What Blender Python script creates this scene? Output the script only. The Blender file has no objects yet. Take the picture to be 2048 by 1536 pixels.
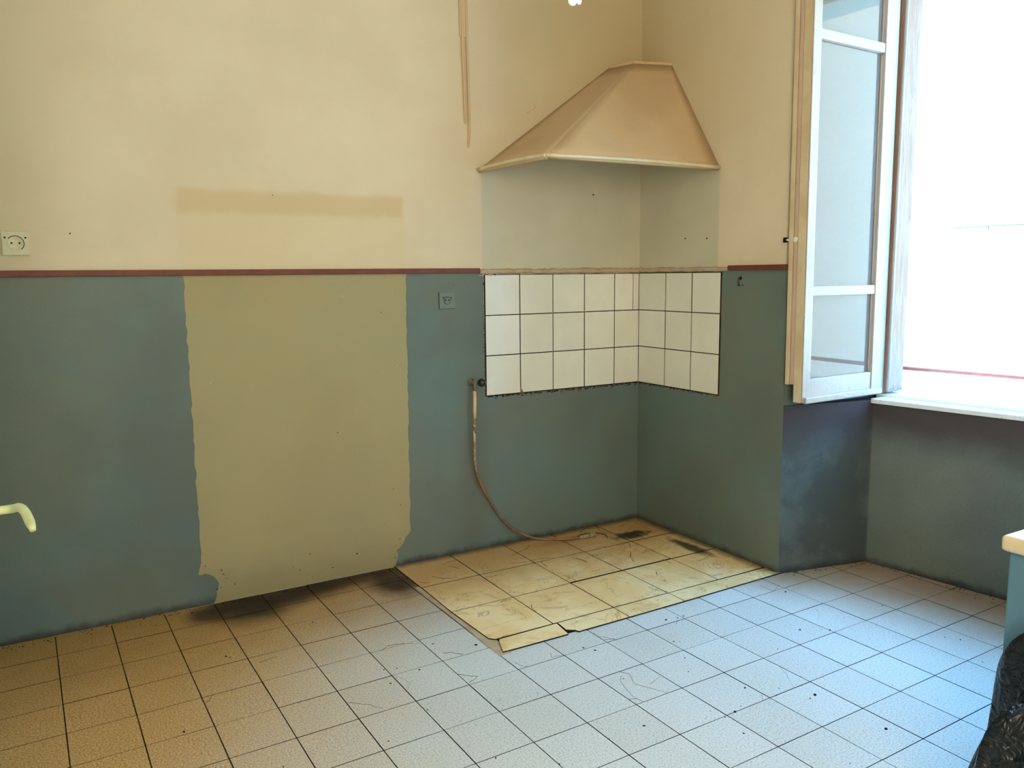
import bpy, bmesh, math, random
from mathutils import Vector, Matrix
random.seed(7)
sc = bpy.context.scene
COL = sc.collection
R = math.radians

# ------------------------------------------------------------------ camera
cam_d = bpy.data.cameras.new('camera'); cam = bpy.data.objects.new('camera', cam_d); COL.objects.link(cam)
cam_d.sensor_width = 36.0; cam_d.lens = 1613.7154 / 2048 * 36.0; cam_d.clip_start = 0.02; cam_d.clip_end = 200
CR = Vector((0.86265986, -0.50568216, -0.01017419)); CU = Vector((0.07623122, 0.11010686, 0.99099207)); CF = Vector((0.50000677, 0.85566471, -0.13353354))
CP = Vector((-2.88601716, -3.53005171, 1.39207181))
m = Matrix.Identity(4)
for k in range(3):
    m[k][0] = CR[k]; m[k][1] = CU[k]; m[k][2] = -CF[k]; m[k][3] = CP[k]
cam.matrix_world = m
sc.camera = cam

# ------------------------------------------------------------------ sky, sun, lights, exposure
w = bpy.data.worlds.new('sky'); sc.world = w; w.use_nodes = True
bg = w.node_tree.nodes['Background']; bg.inputs[0].default_value = (0.14, 0.50, 1.0, 1); bg.inputs[1].default_value = 17.5

def lamp(name, kind, loc, rot, energy, color, **kw):
    d = bpy.data.lights.new(name, kind); d.energy = energy; d.color = color
    for k, v in kw.items(): setattr(d, k, v)
    o = bpy.data.objects.new(name, d); COL.objects.link(o); o.location = loc; o.rotation_euler = rot
    return o
SUN_DIR = Vector((0.62, 0.16, -0.75))
sun = lamp('sun', 'SUN', (-4, -3, 12), (0, 0, 0), 20.0, (1.0, 0.82, 0.55), angle=R(0.6))
sun.rotation_euler = (-SUN_DIR).to_track_quat('Z', 'Y').to_euler()
portal = lamp('window_portal', 'AREA', (0.86, -1.72, 1.78), (0, R(90), 0), 1.0, (1, 1, 1), shape='RECTANGLE', size=2.0, size_y=1.30)
portal.data.cycles.is_portal = True
# added warm fill lamp at the left wall, beside and behind the camera
warm = lamp('left_fill_light', 'AREA', (-3.08, -4.25, 1.75), (0, 0, 0), 124.0, (1.0, 0.87, 0.63), shape='RECTANGLE', size=1.3, size_y=1.7)
warm.rotation_euler = Vector((-0.86, -0.50, 0.02)).to_track_quat('Z', 'Y').to_euler()

sc.view_settings.view_transform = 'Standard'; sc.view_settings.look = 'None'
sc.view_settings.gamma = 1.0; sc.view_settings.use_curve_mapping = False
sc.view_settings.exposure = 0.0

# ------------------------------------------------------------------ mapping helpers (photo pixel -> place on a real surface, used for marks only)
FPX = 1613.7154
def ray(x, y): return CF + CR * ((x - 1024) / FPX) - CU * ((y - 768) / FPX)
def on_floor(x, y, z=0.0):
    d = ray(x, y); return CP + d * ((z - CP.z) / d.z)
def on_back(x, y, yy=0.0):
    d = ray(x, y); return CP + d * ((yy - CP.y) / d.y)
def pix(p):
    d = Vector(p) - CP; z = d.dot(CF)
    return (1024 + FPX * d.dot(CR) / z, 768 - FPX * d.dot(CU) / z, z)

# ------------------------------------------------------------------ materials
class NT:
    def __init__(s, name):
        s.m = bpy.data.materials.new(name); s.m.use_nodes = True
        s.t = s.m.node_tree; s.b = s.t.nodes['Principled BSDF']; s.out = s.t.nodes['Material Output']
        s._pos = None
    def n(s, typ, **kw):
        x = s.t.nodes.new(typ)
        for k, v in kw.items(): setattr(x, k, v)
        return x
    def l(s, a, b): s.t.links.new(a, b)
    def pos(s):
        if s._pos is None: s._pos = s.n('ShaderNodeNewGeometry').outputs['Position']
        return s._pos
    def val(s, x, sock):
        if hasattr(x, 'is_output') or isinstance(x, bpy.types.NodeSocket): s.l(x, sock)
        else: sock.default_value = x
    def math(s, op, a, b=0.0, clamp=False):
        x = s.n('ShaderNodeMath', operation=op); x.use_clamp = clamp
        s.val(a, x.inputs[0]); s.val(b, x.inputs[1]); return x.outputs[0]
    def noise(s, scale, detail=3, rough=0.5, vec=None, dist=0.0):
        x = s.n('ShaderNodeTexNoise'); x.inputs['Scale'].default_value = scale; x.inputs['Detail'].default_value = detail
        x.inputs['Roughness'].default_value = rough; x.inputs['Distortion'].default_value = dist
        s.l(vec if vec is not None else s.pos(), x.inputs['Vector']); return x.outputs['Fac']
    def vor(s, scale, feature='F1', out='Distance', vec=None):
        x = s.n('ShaderNodeTexVoronoi', feature=feature); x.inputs['Scale'].default_value = scale
        s.l(vec if vec is not None else s.pos(), x.inputs['Vector']); return x.outputs[out]
    def ramp(s, fac, a, b, lo=0.0, hi=1.0):
        x = s.n('ShaderNodeMapRange'); x.clamp = True; x.interpolation_type = 'SMOOTHSTEP'
        s.val(fac, x.inputs[0]); x.inputs[1].default_value = a; x.inputs[2].default_value = b
        x.inputs[3].default_value = lo; x.inputs[4].default_value = hi; return x.outputs[0]
    def mix(s, fac, a, b, mode='MIX'):
        x = s.n('ShaderNodeMix', data_type='RGBA', blend_type=mode)
        s.val(fac, x.inputs[0])
        for v, k in ((a, 6), (b, 7)):
            if isinstance(v, (tuple, list)): x.inputs[k].default_value = (*v[:3], 1)
            else: s.l(v, x.inputs[k])
        return x.outputs[2]
    def xyz(s):
        x = s.n('ShaderNodeSeparateXYZ'); s.l(s.pos(), x.inputs[0]); return x.outputs
    def box(s, axis, a, b, z0, z1, soft=0.015, wob=0.0):
        """soft rectangle on a wall; axis 0 = along x, 1 = along y; z0..z1 heights"""
        q = s.xyz(); u = q[axis]; z = q[2]
        if wob:
            nz = s.math('MULTIPLY', s.math('SUBTRACT', s.noise(9, 2), 0.5), wob)
            u = s.math('ADD', u, nz); z = s.math('ADD', z, nz)
        f = s.ramp(u, a - soft, a + soft)
        f = s.math('MULTIPLY', f, s.ramp(u, b - soft, b + soft, 1, 0))
        f = s.math('MULTIPLY', f, s.ramp(z, z0 - soft, z0 + soft))
        return s.math('MULTIPLY', f, s.ramp(z, z1 - soft, z1 + soft, 1, 0))
    def blob(s, cx, cy, cz, rx, ry, rz, soft=0.6, wob=0.5, nscale=9):
        v = s.n('ShaderNodeVectorMath', operation='SUBTRACT'); s.l(s.pos(), v.inputs[0]); v.inputs[1].default_value = (cx, cy, cz)
        d = s.n('ShaderNodeVectorMath', operation='DIVIDE'); s.l(v.outputs[0], d.inputs[0]); d.inputs[1].default_value = (rx, ry, rz)
        L = s.n('ShaderNodeVectorMath', operation='LENGTH'); s.l(d.outputs[0], L.inputs[0])
        f = s.math('ADD', L.outputs['Value'], s.math('MULTIPLY', s.math('SUBTRACT', s.noise(nscale, 4, 0.6), 0.5), wob * 2))
        return s.ramp(f, 1 - soft, 1 + soft * 0.4, 1, 0)
    def bump(s, h, strength=0.3, dist=0.01):
        x = s.n('ShaderNodeBump'); x.inputs['Strength'].default_value = strength; x.inputs['Distance'].default_value = dist
        s.l(h, x.inputs['Height']); s.l(x.outputs[0], s.b.inputs['Normal'])
    def done(s, color, rough=0.8, metal=0.0, spec=0.5):
        s.val(color if not isinstance(color, tuple) else (*color[:3], 1), s.b.inputs['Base Color'])
        s.val(rough, s.b.inputs['Roughness']); s.b.inputs['Metallic'].default_value = metal
        s.b.inputs['Specular IOR Level'].default_value = spec
        return s.m

def mottled(name, c1, c2, scale=2.5, rough=0.8, bump=0.15, bscale=60, spec=0.4, extra=None, metal=0.0):
    t = NT(name)
    col = t.mix(t.ramp(t.noise(scale, 4, 0.55), 0.35, 0.65), c1, c2)
    if extra: col = extra(t, col)
    t.bump(t.noise(bscale, 4, 0.6), bump, 0.004)
    return t.done(col, rough, metal, spec)

CREAM1 = (0.755, 0.635, 0.46); CREAM2 = (0.69, 0.575, 0.405)
GREY1 = (0.40, 0.38, 0.285); GREY2 = (0.35, 0.335, 0.245)
def wall_upper(t, col):
    # greasy brown tinge round the hood, stained rectangle, cleaner greyish field under the hood
    col = t.mix(t.math('MULTIPLY', t.blob(-0.25, 0, 2.55, 0.85, 0.9, 0.75, 0.9, 0.25, 2), 0.85), col, (0.53, 0.41, 0.225))
    st = t.box(0, -2.375, -1.395, 1.42, 1.752, 0.008, 0.018)
    top = t.box(0, -2.375, -1.395, 1.66, 1.752, 0.02, 0.05)
    col = t.mix(t.math('MULTIPLY', st, 0.50), col, (0.70, 0.56, 0.33))
    col = t.mix(t.math('MULTIPLY', top, 0.40), col, (0.56, 0.37, 0.17))
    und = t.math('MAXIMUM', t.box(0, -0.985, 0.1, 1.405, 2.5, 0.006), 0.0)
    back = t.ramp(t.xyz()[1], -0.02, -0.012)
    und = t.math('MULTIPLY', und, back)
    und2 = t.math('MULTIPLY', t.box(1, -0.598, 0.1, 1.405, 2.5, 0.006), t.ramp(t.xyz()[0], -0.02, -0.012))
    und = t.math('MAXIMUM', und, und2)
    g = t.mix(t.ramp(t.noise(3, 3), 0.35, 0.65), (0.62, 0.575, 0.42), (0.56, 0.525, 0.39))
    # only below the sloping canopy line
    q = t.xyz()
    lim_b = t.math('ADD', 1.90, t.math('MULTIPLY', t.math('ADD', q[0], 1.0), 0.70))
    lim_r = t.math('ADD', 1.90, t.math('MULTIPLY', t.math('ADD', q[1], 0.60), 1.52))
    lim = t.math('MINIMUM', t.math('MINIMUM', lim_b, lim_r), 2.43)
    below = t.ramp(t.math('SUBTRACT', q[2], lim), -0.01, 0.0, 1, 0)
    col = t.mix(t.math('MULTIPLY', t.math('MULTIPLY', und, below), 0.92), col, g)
    col = t.mix(t.math('MULTIPLY', t.blob(-3.20, 0, 1.95, 0.55, 0.9, 1.2, 0.9, 0.25, 2), 0.6), col, (0.52, 0.42, 0.22))
    return col
M = {}
M['cream'] = mottled('cream_wall_paint', CREAM1, CREAM2, 1.6, 0.75, 0.10, 70, 0.3, wall_upper)
M['plain_cream'] = mottled('plain_cream_paint', (0.76, 0.74, 0.68), (0.72, 0.70, 0.63), 1.6, 0.75, 0.10, 70, 0.3)
def dado_dirt(t, col):
    z = t.xyz()[2]
    f = t.math('ADD', z, t.math('MULTIPLY', t.math('SUBTRACT', t.noise(18, 4), 0.5), 0.05))
    col = t.mix(t.ramp(f, 0.0, 0.045, 0.85, 0), col, (0.03, 0.027, 0.022))
    col = t.mix(t.math('MULTIPLY', t.blob(-1.05, 0, 0.45, 0.10, 0.9, 0.55, 0.9, 0.3, 6), 0.45), col, (0.10, 0.085, 0.06))
    col = t.mix(t.ramp(t.noise(1.1, 4, 0.6), 0.42, 0.66, 0, 0.45), col, (0.085, 0.095, 0.080))
    sp = t.ramp(t.noise(650, 2, 0.7), 0.30, 0.75)
    col = t.mix(0.55, col, t.mix(sp, (0.25, 0.25, 0.25), (1.0, 1.0, 1.0)), 'OVERLAY')
    return col
M['dado'] = mottled('grey_green_dado_paint', (0.125, 0.175, 0.160), (0.145, 0.165, 0.130), 1.8, 0.55, 0.12, 90, 0.4, dado_dirt)
def niche_dirt_shade(t, col):
    col = dado_dirt(t, col)
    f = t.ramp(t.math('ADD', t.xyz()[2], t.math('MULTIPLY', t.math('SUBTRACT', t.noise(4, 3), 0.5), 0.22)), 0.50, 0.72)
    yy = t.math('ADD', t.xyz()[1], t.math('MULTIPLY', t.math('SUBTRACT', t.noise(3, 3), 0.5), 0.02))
    reveal_shade = t.math('MULTIPLY', t.ramp(yy, -1.150, -1.138), t.ramp(t.noise(5, 4, 0.6), 0.35, 0.6, 0.45, 0.72))  # reveal darkened in the colour to stand for its shade, broken by noise
    col = t.mix(reveal_shade, col, (0.028, 0.028, 0.024))
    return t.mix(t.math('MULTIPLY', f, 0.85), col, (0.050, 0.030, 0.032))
M['dado_niche'] = mottled('grey_green_paint_below_sill', (0.150, 0.185, 0.165), (0.165, 0.180, 0.145), 1.8, 0.6, 0.2, 60, 0.4, niche_dirt_shade)
def patch_dirt(t, col):
    z = t.xyz()[2]
    f = t.math('ADD', z, t.math('MULTIPLY', t.math('SUBTRACT', t.noise(6, 4), 0.5), 0.22))
    col = t.mix(t.ramp(f, 0.02, 0.22, 0.55, 0), col, (0.27, 0.20, 0.085))
    col = t.mix(t.ramp(t.noise(1.5, 3), 0.42, 0.65, 0, 0.30), col, (0.34, 0.25, 0.13))
    dots = t.ramp(t.vor(34), 0.05, 0.09, 1, 0)
    dots = t.math('MULTIPLY', dots, t.ramp(t.noise(5, 2), 0.56, 0.60))
    col = t.mix(t.math('MULTIPLY', dots, t.ramp(z, 0.10, 0.40, 0.9, 0.15)), col, (0.05, 0.04, 0.03))
    return col
M['patch'] = mottled('bare_olive_plaster', (0.40, 0.325, 0.165), (0.375, 0.325, 0.175), 2.2, 0.7, 0.12, 40, 0.3, patch_dirt)
M['filler'] = mottled('pinkish_filler', (0.55, 0.44, 0.30), (0.47, 0.34, 0.22), 12, 0.85, 0.5, 60, 0.2)
M['rail'] = mottled('dark_red_brown_paint', (0.17, 0.034, 0.018), (0.13, 0.026, 0.013), 30, 0.45, 0.3, 200, 0.5)

def floor_tile_mat():
    t = NT('terrazzo_floor_tile')
    base = t.mix(t.ramp(t.noise(1.3, 3), 0.3, 0.7), (0.67, 0.67, 0.635), (0.625, 0.625, 0.585))
    rnd = t.n('ShaderNodeObjectInfo').outputs['Random']
    base = t.mix(t.ramp(rnd, 0, 1, 0, 0.22), base, (0.50, 0.45, 0.36))
    spk = t.noise(170, 4, 0.8)
    base = t.mix(t.ramp(spk, 0.50, 0.66, 0, 0.60), base, (0.92, 0.90, 0.84))
    base = t.mix(t.ramp(spk, 0.34, 0.46, 0.80, 0), base, (0.19, 0.16, 0.11))
    pit = t.math('MULTIPLY', t.ramp(t.vor(48), 0.07, 0.12, 1, 0), t.ramp(t.noise(14, 2), 0.55, 0.6))
    base = t.mix(t.math('MULTIPLY', pit, 0.8), base, (0.06, 0.05, 0.04))
    # brown grime band along the back wall, browner strip by the reveal, black damp spots, worn clean field in the middle
    x, y, z = t.xyz()[0], t.xyz()[1], t.xyz()[2]
    wn = t.math('MULTIPLY', t.math('SUBTRACT', t.noise(3, 3), 0.5), 0.35)
    old = t.ramp(t.math('ADD', t.math('SUBTRACT', x, t.math('MULTIPLY', y, 0.45)), t.math('MULTIPLY', wn, 0.8)), -2.35, -1.05, 0.94, 0)
    base = t.mix(old, base, t.mix(t.ramp(spk, 0.36, 0.64), (0.31, 0.145, 0.030), (0.80, 0.47, 0.14)))
    near = t.ramp(t.math('ADD', y, wn), -0.95, -0.10)
    leftw = t.math('MULTIPLY', near, t.ramp(x, -1.45, -1.35, 1, 0))
    base = t.mix(t.math('MULTIPLY', leftw, 0.90), base, t.mix(t.ramp(spk, 0.36, 0.64), (0.23, 0.108, 0.026), (0.52, 0.29, 0.085)))
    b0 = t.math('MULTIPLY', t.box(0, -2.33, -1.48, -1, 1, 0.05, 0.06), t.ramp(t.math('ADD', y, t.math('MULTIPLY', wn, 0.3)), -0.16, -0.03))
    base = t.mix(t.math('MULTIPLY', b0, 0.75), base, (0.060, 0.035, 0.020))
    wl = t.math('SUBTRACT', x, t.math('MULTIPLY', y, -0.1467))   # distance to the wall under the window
    sill_shade = t.ramp(t.math('ADD', wl, t.math('MULTIPLY', wn, 0.5)), -0.50, 0.14)  # brown shade below the sill wall, mixed into the tile colour
    sill_shade = t.math('MULTIPLY', sill_shade, t.ramp(y, -1.0, -1.05))
    base = t.mix(t.math('MULTIPLY', sill_shade, 0.80), base, (0.30, 0.13, 0.035))
    rv = t.math('MULTIPLY', t.ramp(t.math('ADD', y, t.math('MULTIPLY', wn, 0.4)), -1.38, -1.05), t.ramp(x, -0.35, 0.1))
    base = t.mix(t.math('MULTIPLY', rv, 0.80), base, (0.33, 0.18, 0.07))
    for cx, cy, rx, ry, k in ((-2.19, -0.12, 0.19, 0.20, 0.99), (-2.02, -0.07, 0.36, 0.15, 0.93), (-1.57, -0.19, 0.13, 0.18, 0.95), (-1.72, -0.03, 0.34, 0.11, 0.7), (-2.36, -0.12, 0.11, 0.11, 0.8)):
        base = t.mix(t.math('MULTIPLY', t.blob(cx, cy, 0, rx, ry, 1, 0.7, 0.28, 9), k), base, (0.022, 0.011, 0.006))
    h = t.math('ADD', t.noise(260, 3, 0.7), t.math('MULTIPLY', t.noise(20, 2), 0.4))
    t.bump(h, 0.35, 0.0025)
    return t.done(base, t.ramp(t.noise(6, 3), 0.3, 0.7, 0.42, 0.62), 0, 0.35)
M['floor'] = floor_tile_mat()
M['joint'] = mottled('black_dirt_joint', (0.016, 0.012, 0.009), (0.028, 0.020, 0.014), 8, 0.95, 0.4, 200, 0.1)

def vinyl_mat():
    t = NT('marbled_vinyl_tile')
    base = t.mix(t.ramp(t.noise(3.5, 4, 0.6, dist=0.8), 0.40, 0.62), (0.95, 0.72, 0.39), (0.88, 0.60, 0.27))
    bl = t.ramp(t.noise(6, 5, 0.6, dist=1.4), 0.54, 0.70)
    base = t.mix(t.math('MULTIPLY', bl, 0.65), base, (0.66, 0.42, 0.18))
    v = t.math('ABSOLUTE', t.math('SUBTRACT', t.noise(2.6, 5, 0.6, dist=2.2), 0.5))
    base = t.mix(t.ramp(v, 0.0, 0.012, 0.55, 0), base, (0.35, 0.20, 0.10))
    y = t.xyz()[1]; x = t.xyz()[0]
    dirty = t.math('MULTIPLY', t.ramp(t.math('ADD', y, t.math('MULTIPLY', t.math('SUBTRACT', t.noise(3, 3), .5), .6)), -0.72, -0.15), 0.80)
    base = t.mix(dirty, base, (0.48, 0.25, 0.070))
    sc_ = t.math('MULTIPLY', t.ramp(t.math('ABSOLUTE', t.math('SUBTRACT', t.noise(9, 3, 0.5, dist=1.6), 0.5)), 0.0, 0.008, 1, 0), t.ramp(t.noise(4.3, 2), 0.52, 0.60))
    base = t.mix(t.math('MULTIPLY', sc_, t.ramp(y, -0.9, -0.4, 0.15, 0.85)), base, (0.05, 0.022, 0.012))
    base = t.mix(t.math('MULTIPLY', t.blob(-0.23, -0.24, 0, 0.13, 0.055, 1, 0.5, 0.8, 26), 0.97), base, (0.03, 0.018, 0.01))
    base = t.mix(t.math('MULTIPLY', t.blob(-0.10, -0.56, 0, 0.045, 0.17, 1, 0.5, 0.5, 20), 0.92), base, (0.05, 0.03, 0.015))
    base = t.mix(t.math('MULTIPLY', t.blob(-0.55, -0.13, 0, 0.25, 0.05, 1, 0.9, 0.4, 15), 0.6), base, (0.33, 0.16, 0.07))
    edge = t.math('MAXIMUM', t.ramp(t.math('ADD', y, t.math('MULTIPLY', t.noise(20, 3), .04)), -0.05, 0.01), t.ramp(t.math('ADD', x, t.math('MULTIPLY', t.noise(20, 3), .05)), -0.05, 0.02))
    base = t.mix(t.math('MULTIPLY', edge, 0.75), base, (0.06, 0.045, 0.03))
    t.bump(t.noise(30, 3), 0.12, 0.004)
    return t.done(base, 0.45, 0, 0.4)
M['vinyl'] = vinyl_mat()

def wall_tile_mat():
    t = NT('glazed_cream_tile')
    c = t.mix(t.ramp(t.noise(7, 2), 0.35, 0.65), (0.83, 0.81, 0.70), (0.79, 0.77, 0.66))
    rnd = t.n('ShaderNodeObjectInfo').outputs['Random']
    c = t.mix(t.ramp(rnd, 0, 1, 0, 0.3), c, (0.66, 0.63, 0.50))
    d = t.math('MULTIPLY', t.ramp(t.vor(26), 0.035, 0.06, 1, 0), t.ramp(t.noise(4, 2), 0.54, 0.58))
    c = t.mix(t.math('MULTIPLY', d, 0.8), c, (0.06, 0.045, 0.03))
    t.bump(t.noise(9, 1), 0.08, 0.01)
    return t.done(c, 0.12, 0, 0.5)
M['tile'] = wall_tile_mat()
M['grout'] = mottled('brown_dirty_grout', (0.060, 0.028, 0.014), (0.020, 0.014, 0.010), 20, 0.95, 0.4, 150, 0.1)
M['lime'] = mottled('rusty_plaster_crumb', (0.42, 0.22, 0.09), (0.30, 0.14, 0.06), 60, 0.9, 0.8, 200, 0.1)
def hood_extra(t, col):
    return t.mix(t.ramp(t.noise(2.3, 4, 0.6), 0.40, 0.65, 0, 0.45), col, (0.50, 0.34, 0.17))
M['hood'] = mottled('cream_hood_paint', (0.64, 0.46, 0.27), (0.59, 0.41, 0.23), 2.2, 0.6, 0.15, 60, 0.4, hood_extra)
M['hood_rim'] = mottled('pale_hood_rim', (0.74, 0.66, 0.46), (0.68, 0.57, 0.36), 14, 0.5, 0.3, 60, 0.5)

def white_peel(name, c1=(0.49, 0.39, 0.325), c2=(0.44, 0.35, 0.29), under=(0.36, 0.28, 0.20), amount=0.66, bump=0.5):
    t = NT(name)
    c = t.mix(t.ramp(t.noise(5, 4), 0.35, 0.65), c1, c2)
    mp = t.n('ShaderNodeMapping'); mp.inputs['Scale'].default_value = (1, 1, 0.22); t.l(t.pos(), mp.inputs[0])
    n = t.noise(34, 5, 0.65, vec=mp.outputs[0])
    c = t.mix(t.ramp(n, amount, amount + 0.03, 0, 0.8), c, under)
    crack = t.ramp(t.vor(38, 'DISTANCE_TO_EDGE', 'Distance', mp.outputs[0]), 0.0, 0.03, 1, 0)
    c = t.mix(t.math('MULTIPLY', t.math('MULTIPLY', crack, t.ramp(t.noise(6, 2), 0.5, 0.62)), 0.5), c, (0.35, 0.33, 0.30))
    h = t.math('SUBTRACT', t.noise(22, 5, 0.6, vec=mp.outputs[0]), t.math('MULTIPLY', crack, 0.3))
    t.bump(h, bump, 0.006)
    return t.done(c, 0.45, 0, 0.4)
M['white'] = white_peel('old_white_gloss_paint')
M['shutter'] = white_peel('white_shutter_paint', (0.60, 0.42, 0.33), (0.57, 0.40, 0.32), (0.5, 0.4, 0.34), 0.8, 0.12)
M['tan_edge'] = mottled('bare_tan_wood_edge', (0.66, 0.55, 0.36), (0.58, 0.45, 0.27), 8, 0.7, 0.2, 80, 0.3)
def jamb_mat():
    t = NT('weathered_pinkish_wood')
    mp = t.n('ShaderNodeMapping'); mp.inputs['Scale'].default_value = (1, 1, 0.12); t.l(t.pos(), mp.inputs[0])
    g = t.noise(45, 5, 0.65, vec=mp.outputs[0])
    c = t.mix(t.ramp(g, 0.35, 0.65), (0.34, 0.180, 0.115), (0.40, 0.235, 0.160))
    c = t.mix(t.ramp(t.noise(60, 5, 0.7, vec=mp.outputs[0]), 0.60, 0.68, 0, 0.7), c, (0.16, 0.10, 0.07))
    c = t.mix(t.ramp(t.math('ADD', t.xyz()[2], t.math('MULTIPLY', t.noise(14, 3), 0.3)), 1.00, 1.35, 0.6, 0), c, (0.36, 0.26, 0.20))
    t.bump(g, 0.6, 0.006)
    return t.done(c, 0.75, 0, 0.2)
M['jamb'] = jamb_mat()
def glass_mat():
    t = NT('window_glass')
    gl = t.n('ShaderNodeBsdfGlossy'); gl.inputs['Roughness'].default_value = 0.02
    tr = t.n('ShaderNodeBsdfTransparent'); tr.inputs['Color'].default_value = (0.94, 0.97, 0.97, 1)
    df = t.n('ShaderNodeBsdfDiffuse'); df.inputs['Color'].default_value = (0.57, 0.41, 0.33, 1)
    fr = t.n('ShaderNodeFresnel'); fr.inputs['IOR'].default_value = 1.5
    a = t.n('ShaderNodeMixShader'); a.inputs[0].default_value = 0.32; t.l(tr.outputs[0], a.inputs[1]); t.l(df.outputs[0], a.inputs[2])
    b = t.n('ShaderNodeMixShader'); t.l(fr.outputs[0], b.inputs[0]); t.l(a.outputs[0], b.inputs[1]); t.l(gl.outputs[0], b.inputs[2])
    t.l(b.outputs[0], t.out.inputs[0]); return t.m
M['glass'] = glass_mat()
M['sill'] = white_peel('white_sill_paint', (0.82, 0.83, 0.84), (0.74, 0.75, 0.77), (0.55, 0.5, 0.45), 0.68, 0.3)
M['red_bar'] = mottled('faded_red_bar_paint', (0.95, 0.34, 0.27), (0.90, 0.28, 0.22), 20, 0.5, 0.2, 100, 0.4)
M['black_knob'] = mottled('black_bakelite', (0.008, 0.008, 0.010), (0.012, 0.012, 0.014), 10, 0.12, 0.0, 50, 0.6)
M['brass'] = mottled('dull_brass', (0.20, 0.19, 0.15), (0.14, 0.15, 0.12), 60, 0.5, 0.4, 150, 0.5, metal=0.3)
M['painted_pipe'] = mottled('cream_painted_pipe', (0.68, 0.50, 0.30), (0.62, 0.42, 0.22), 30, 0.5, 0.3, 150, 0.4)
def flaky():
    t = NT('flaking_painted_copper')
    f = t.ramp(t.noise(75, 4, 0.6), 0.49, 0.52)
    z = t.xyz()[2]
    keep = t.ramp(z, 0.52, 0.72, 0.0, 1.0)
    keep = t.math('ADD', t.math('MULTIPLY', keep, 0.75), t.math('MULTIPLY', t.ramp(z, 0.36, 0.50, 0, 1), 0.35), True)
    f = t.math('MULTIPLY', f, keep)
    c = t.mix(t.ramp(t.noise(18, 3), 0.4, 0.6), (0.30, 0.15, 0.07), (0.21, 0.12, 0.065))
    c = t.mix(f, c, (0.70, 0.66, 0.54))
    t.bump(f, 0.7, 0.002)
    return t.done(c, 0.5, 0.15, 0.4)
M['copper'] = flaky()
M['tape'] = mottled('grubby_tape', (0.42, 0.36, 0.24), (0.22, 0.17, 0.10), 60, 0.6, 0.8, 120, 0.3)
M['socket_cream'] = mottled('cream_painted_plastic', (0.66, 0.60, 0.40), (0.60, 0.54, 0.35), 8, 0.55, 0.1, 80, 0.4)
M['socket_green'] = mottled('green_painted_plastic', (0.165, 0.21, 0.18), (0.15, 0.19, 0.17), 8, 0.5, 0.1, 80, 0.4)
M['dark'] = mottled('black_hole', (0.01, 0.01, 0.01), (0.02, 0.018, 0.015), 10, 0.9, 0.0, 50, 0.1)
M['rust'] = mottled('rusty_iron', (0.10, 0.055, 0.03), (0.05, 0.03, 0.02), 80, 0.85, 0.8, 200, 0.2)
def bag_mat():
    t = NT('black_bin_bag_plastic')
    t.bump(t.math('ADD', t.math('ABSOLUTE', t.math('SUBTRACT', t.noise(16, 3, 0.55, dist=1.5), 0.5)), t.math('MULTIPLY', t.noise(60, 3), 0.1)), 1.0, 0.03)
    return t.done((0.006, 0.009, 0.013), t.ramp(t.noise(8, 3), 0.3, 0.7, 0.20, 0.34), 0, 0.35)
M['bag'] = bag_mat()
def teal():
    t = NT('teal_painted_masonry')
    c = t.mix(t.ramp(t.noise(3, 4), 0.35, 0.65), (0.10, 0.215, 0.30), (0.095, 0.20, 0.27))
    d = t.math('MULTIPLY', t.ramp(t.vor(40), 0.05, 0.08, 1, 0), t.ramp(t.noise(9, 2), 0.55, 0.58))
    c = t.mix(d, c, (0.05, 0.06, 0.055)); t.bump(t.noise(60, 4), 0.2, 0.004)
    return t.done(c, 0.5, 0, 0.4)
M['teal'] = teal()
M['marble'] = mottled('cream_stone_slab', (0.74, 0.62, 0.42), (0.66, 0.54, 0.34), 7, 0.3, 0.05, 40, 0.5)
M['handle'] = mottled('pale_green_cream_lever', (0.66, 0.72, 0.40), (0.56, 0.62, 0.33), 14, 0.35, 0.2, 40, 0.5)
M['door'] = mottled('white_door_paint', (0.62, 0.58, 0.45), (0.58, 0.53, 0.40), 3, 0.5, 0.1, 40, 0.4)
M['facade'] = mottled('ochre_render', (0.86, 0.74, 0.52), (0.82, 0.69, 0.47), 0.8, 0.9, 0.1, 10, 0.2)
M['facade_shutter'] = mottled('tan_shutter_paint', (0.66, 0.50, 0.30), (0.60, 0.44, 0.26), 4, 0.8, 0.1, 10, 0.2)
M['stone'] = mottled('pale_street_stone', (0.42, 0.40, 0.37), (0.36, 0.35, 0.32), 1.5, 0.9, 0.1, 10, 0.2)
def lamp_glass():
    t = NT('lit_white_bulb_glass')
    t.b.inputs['Emission Color'].default_value = (1.0, 0.95, 0.88, 1); t.b.inputs['Emission Strength'].default_value = 1.4
    t.bump(t.noise(20, 1), 0.05, 0.002)
    return t.done((0.9, 0.9, 0.9), 0.15)
M['bulb'] = lamp_glass()
M['bakelite'] = mottled('white_plastic_cap', (0.75, 0.75, 0.72), (0.7, 0.7, 0.66), 10, 0.4, 0.0, 50, 0.5)

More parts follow.
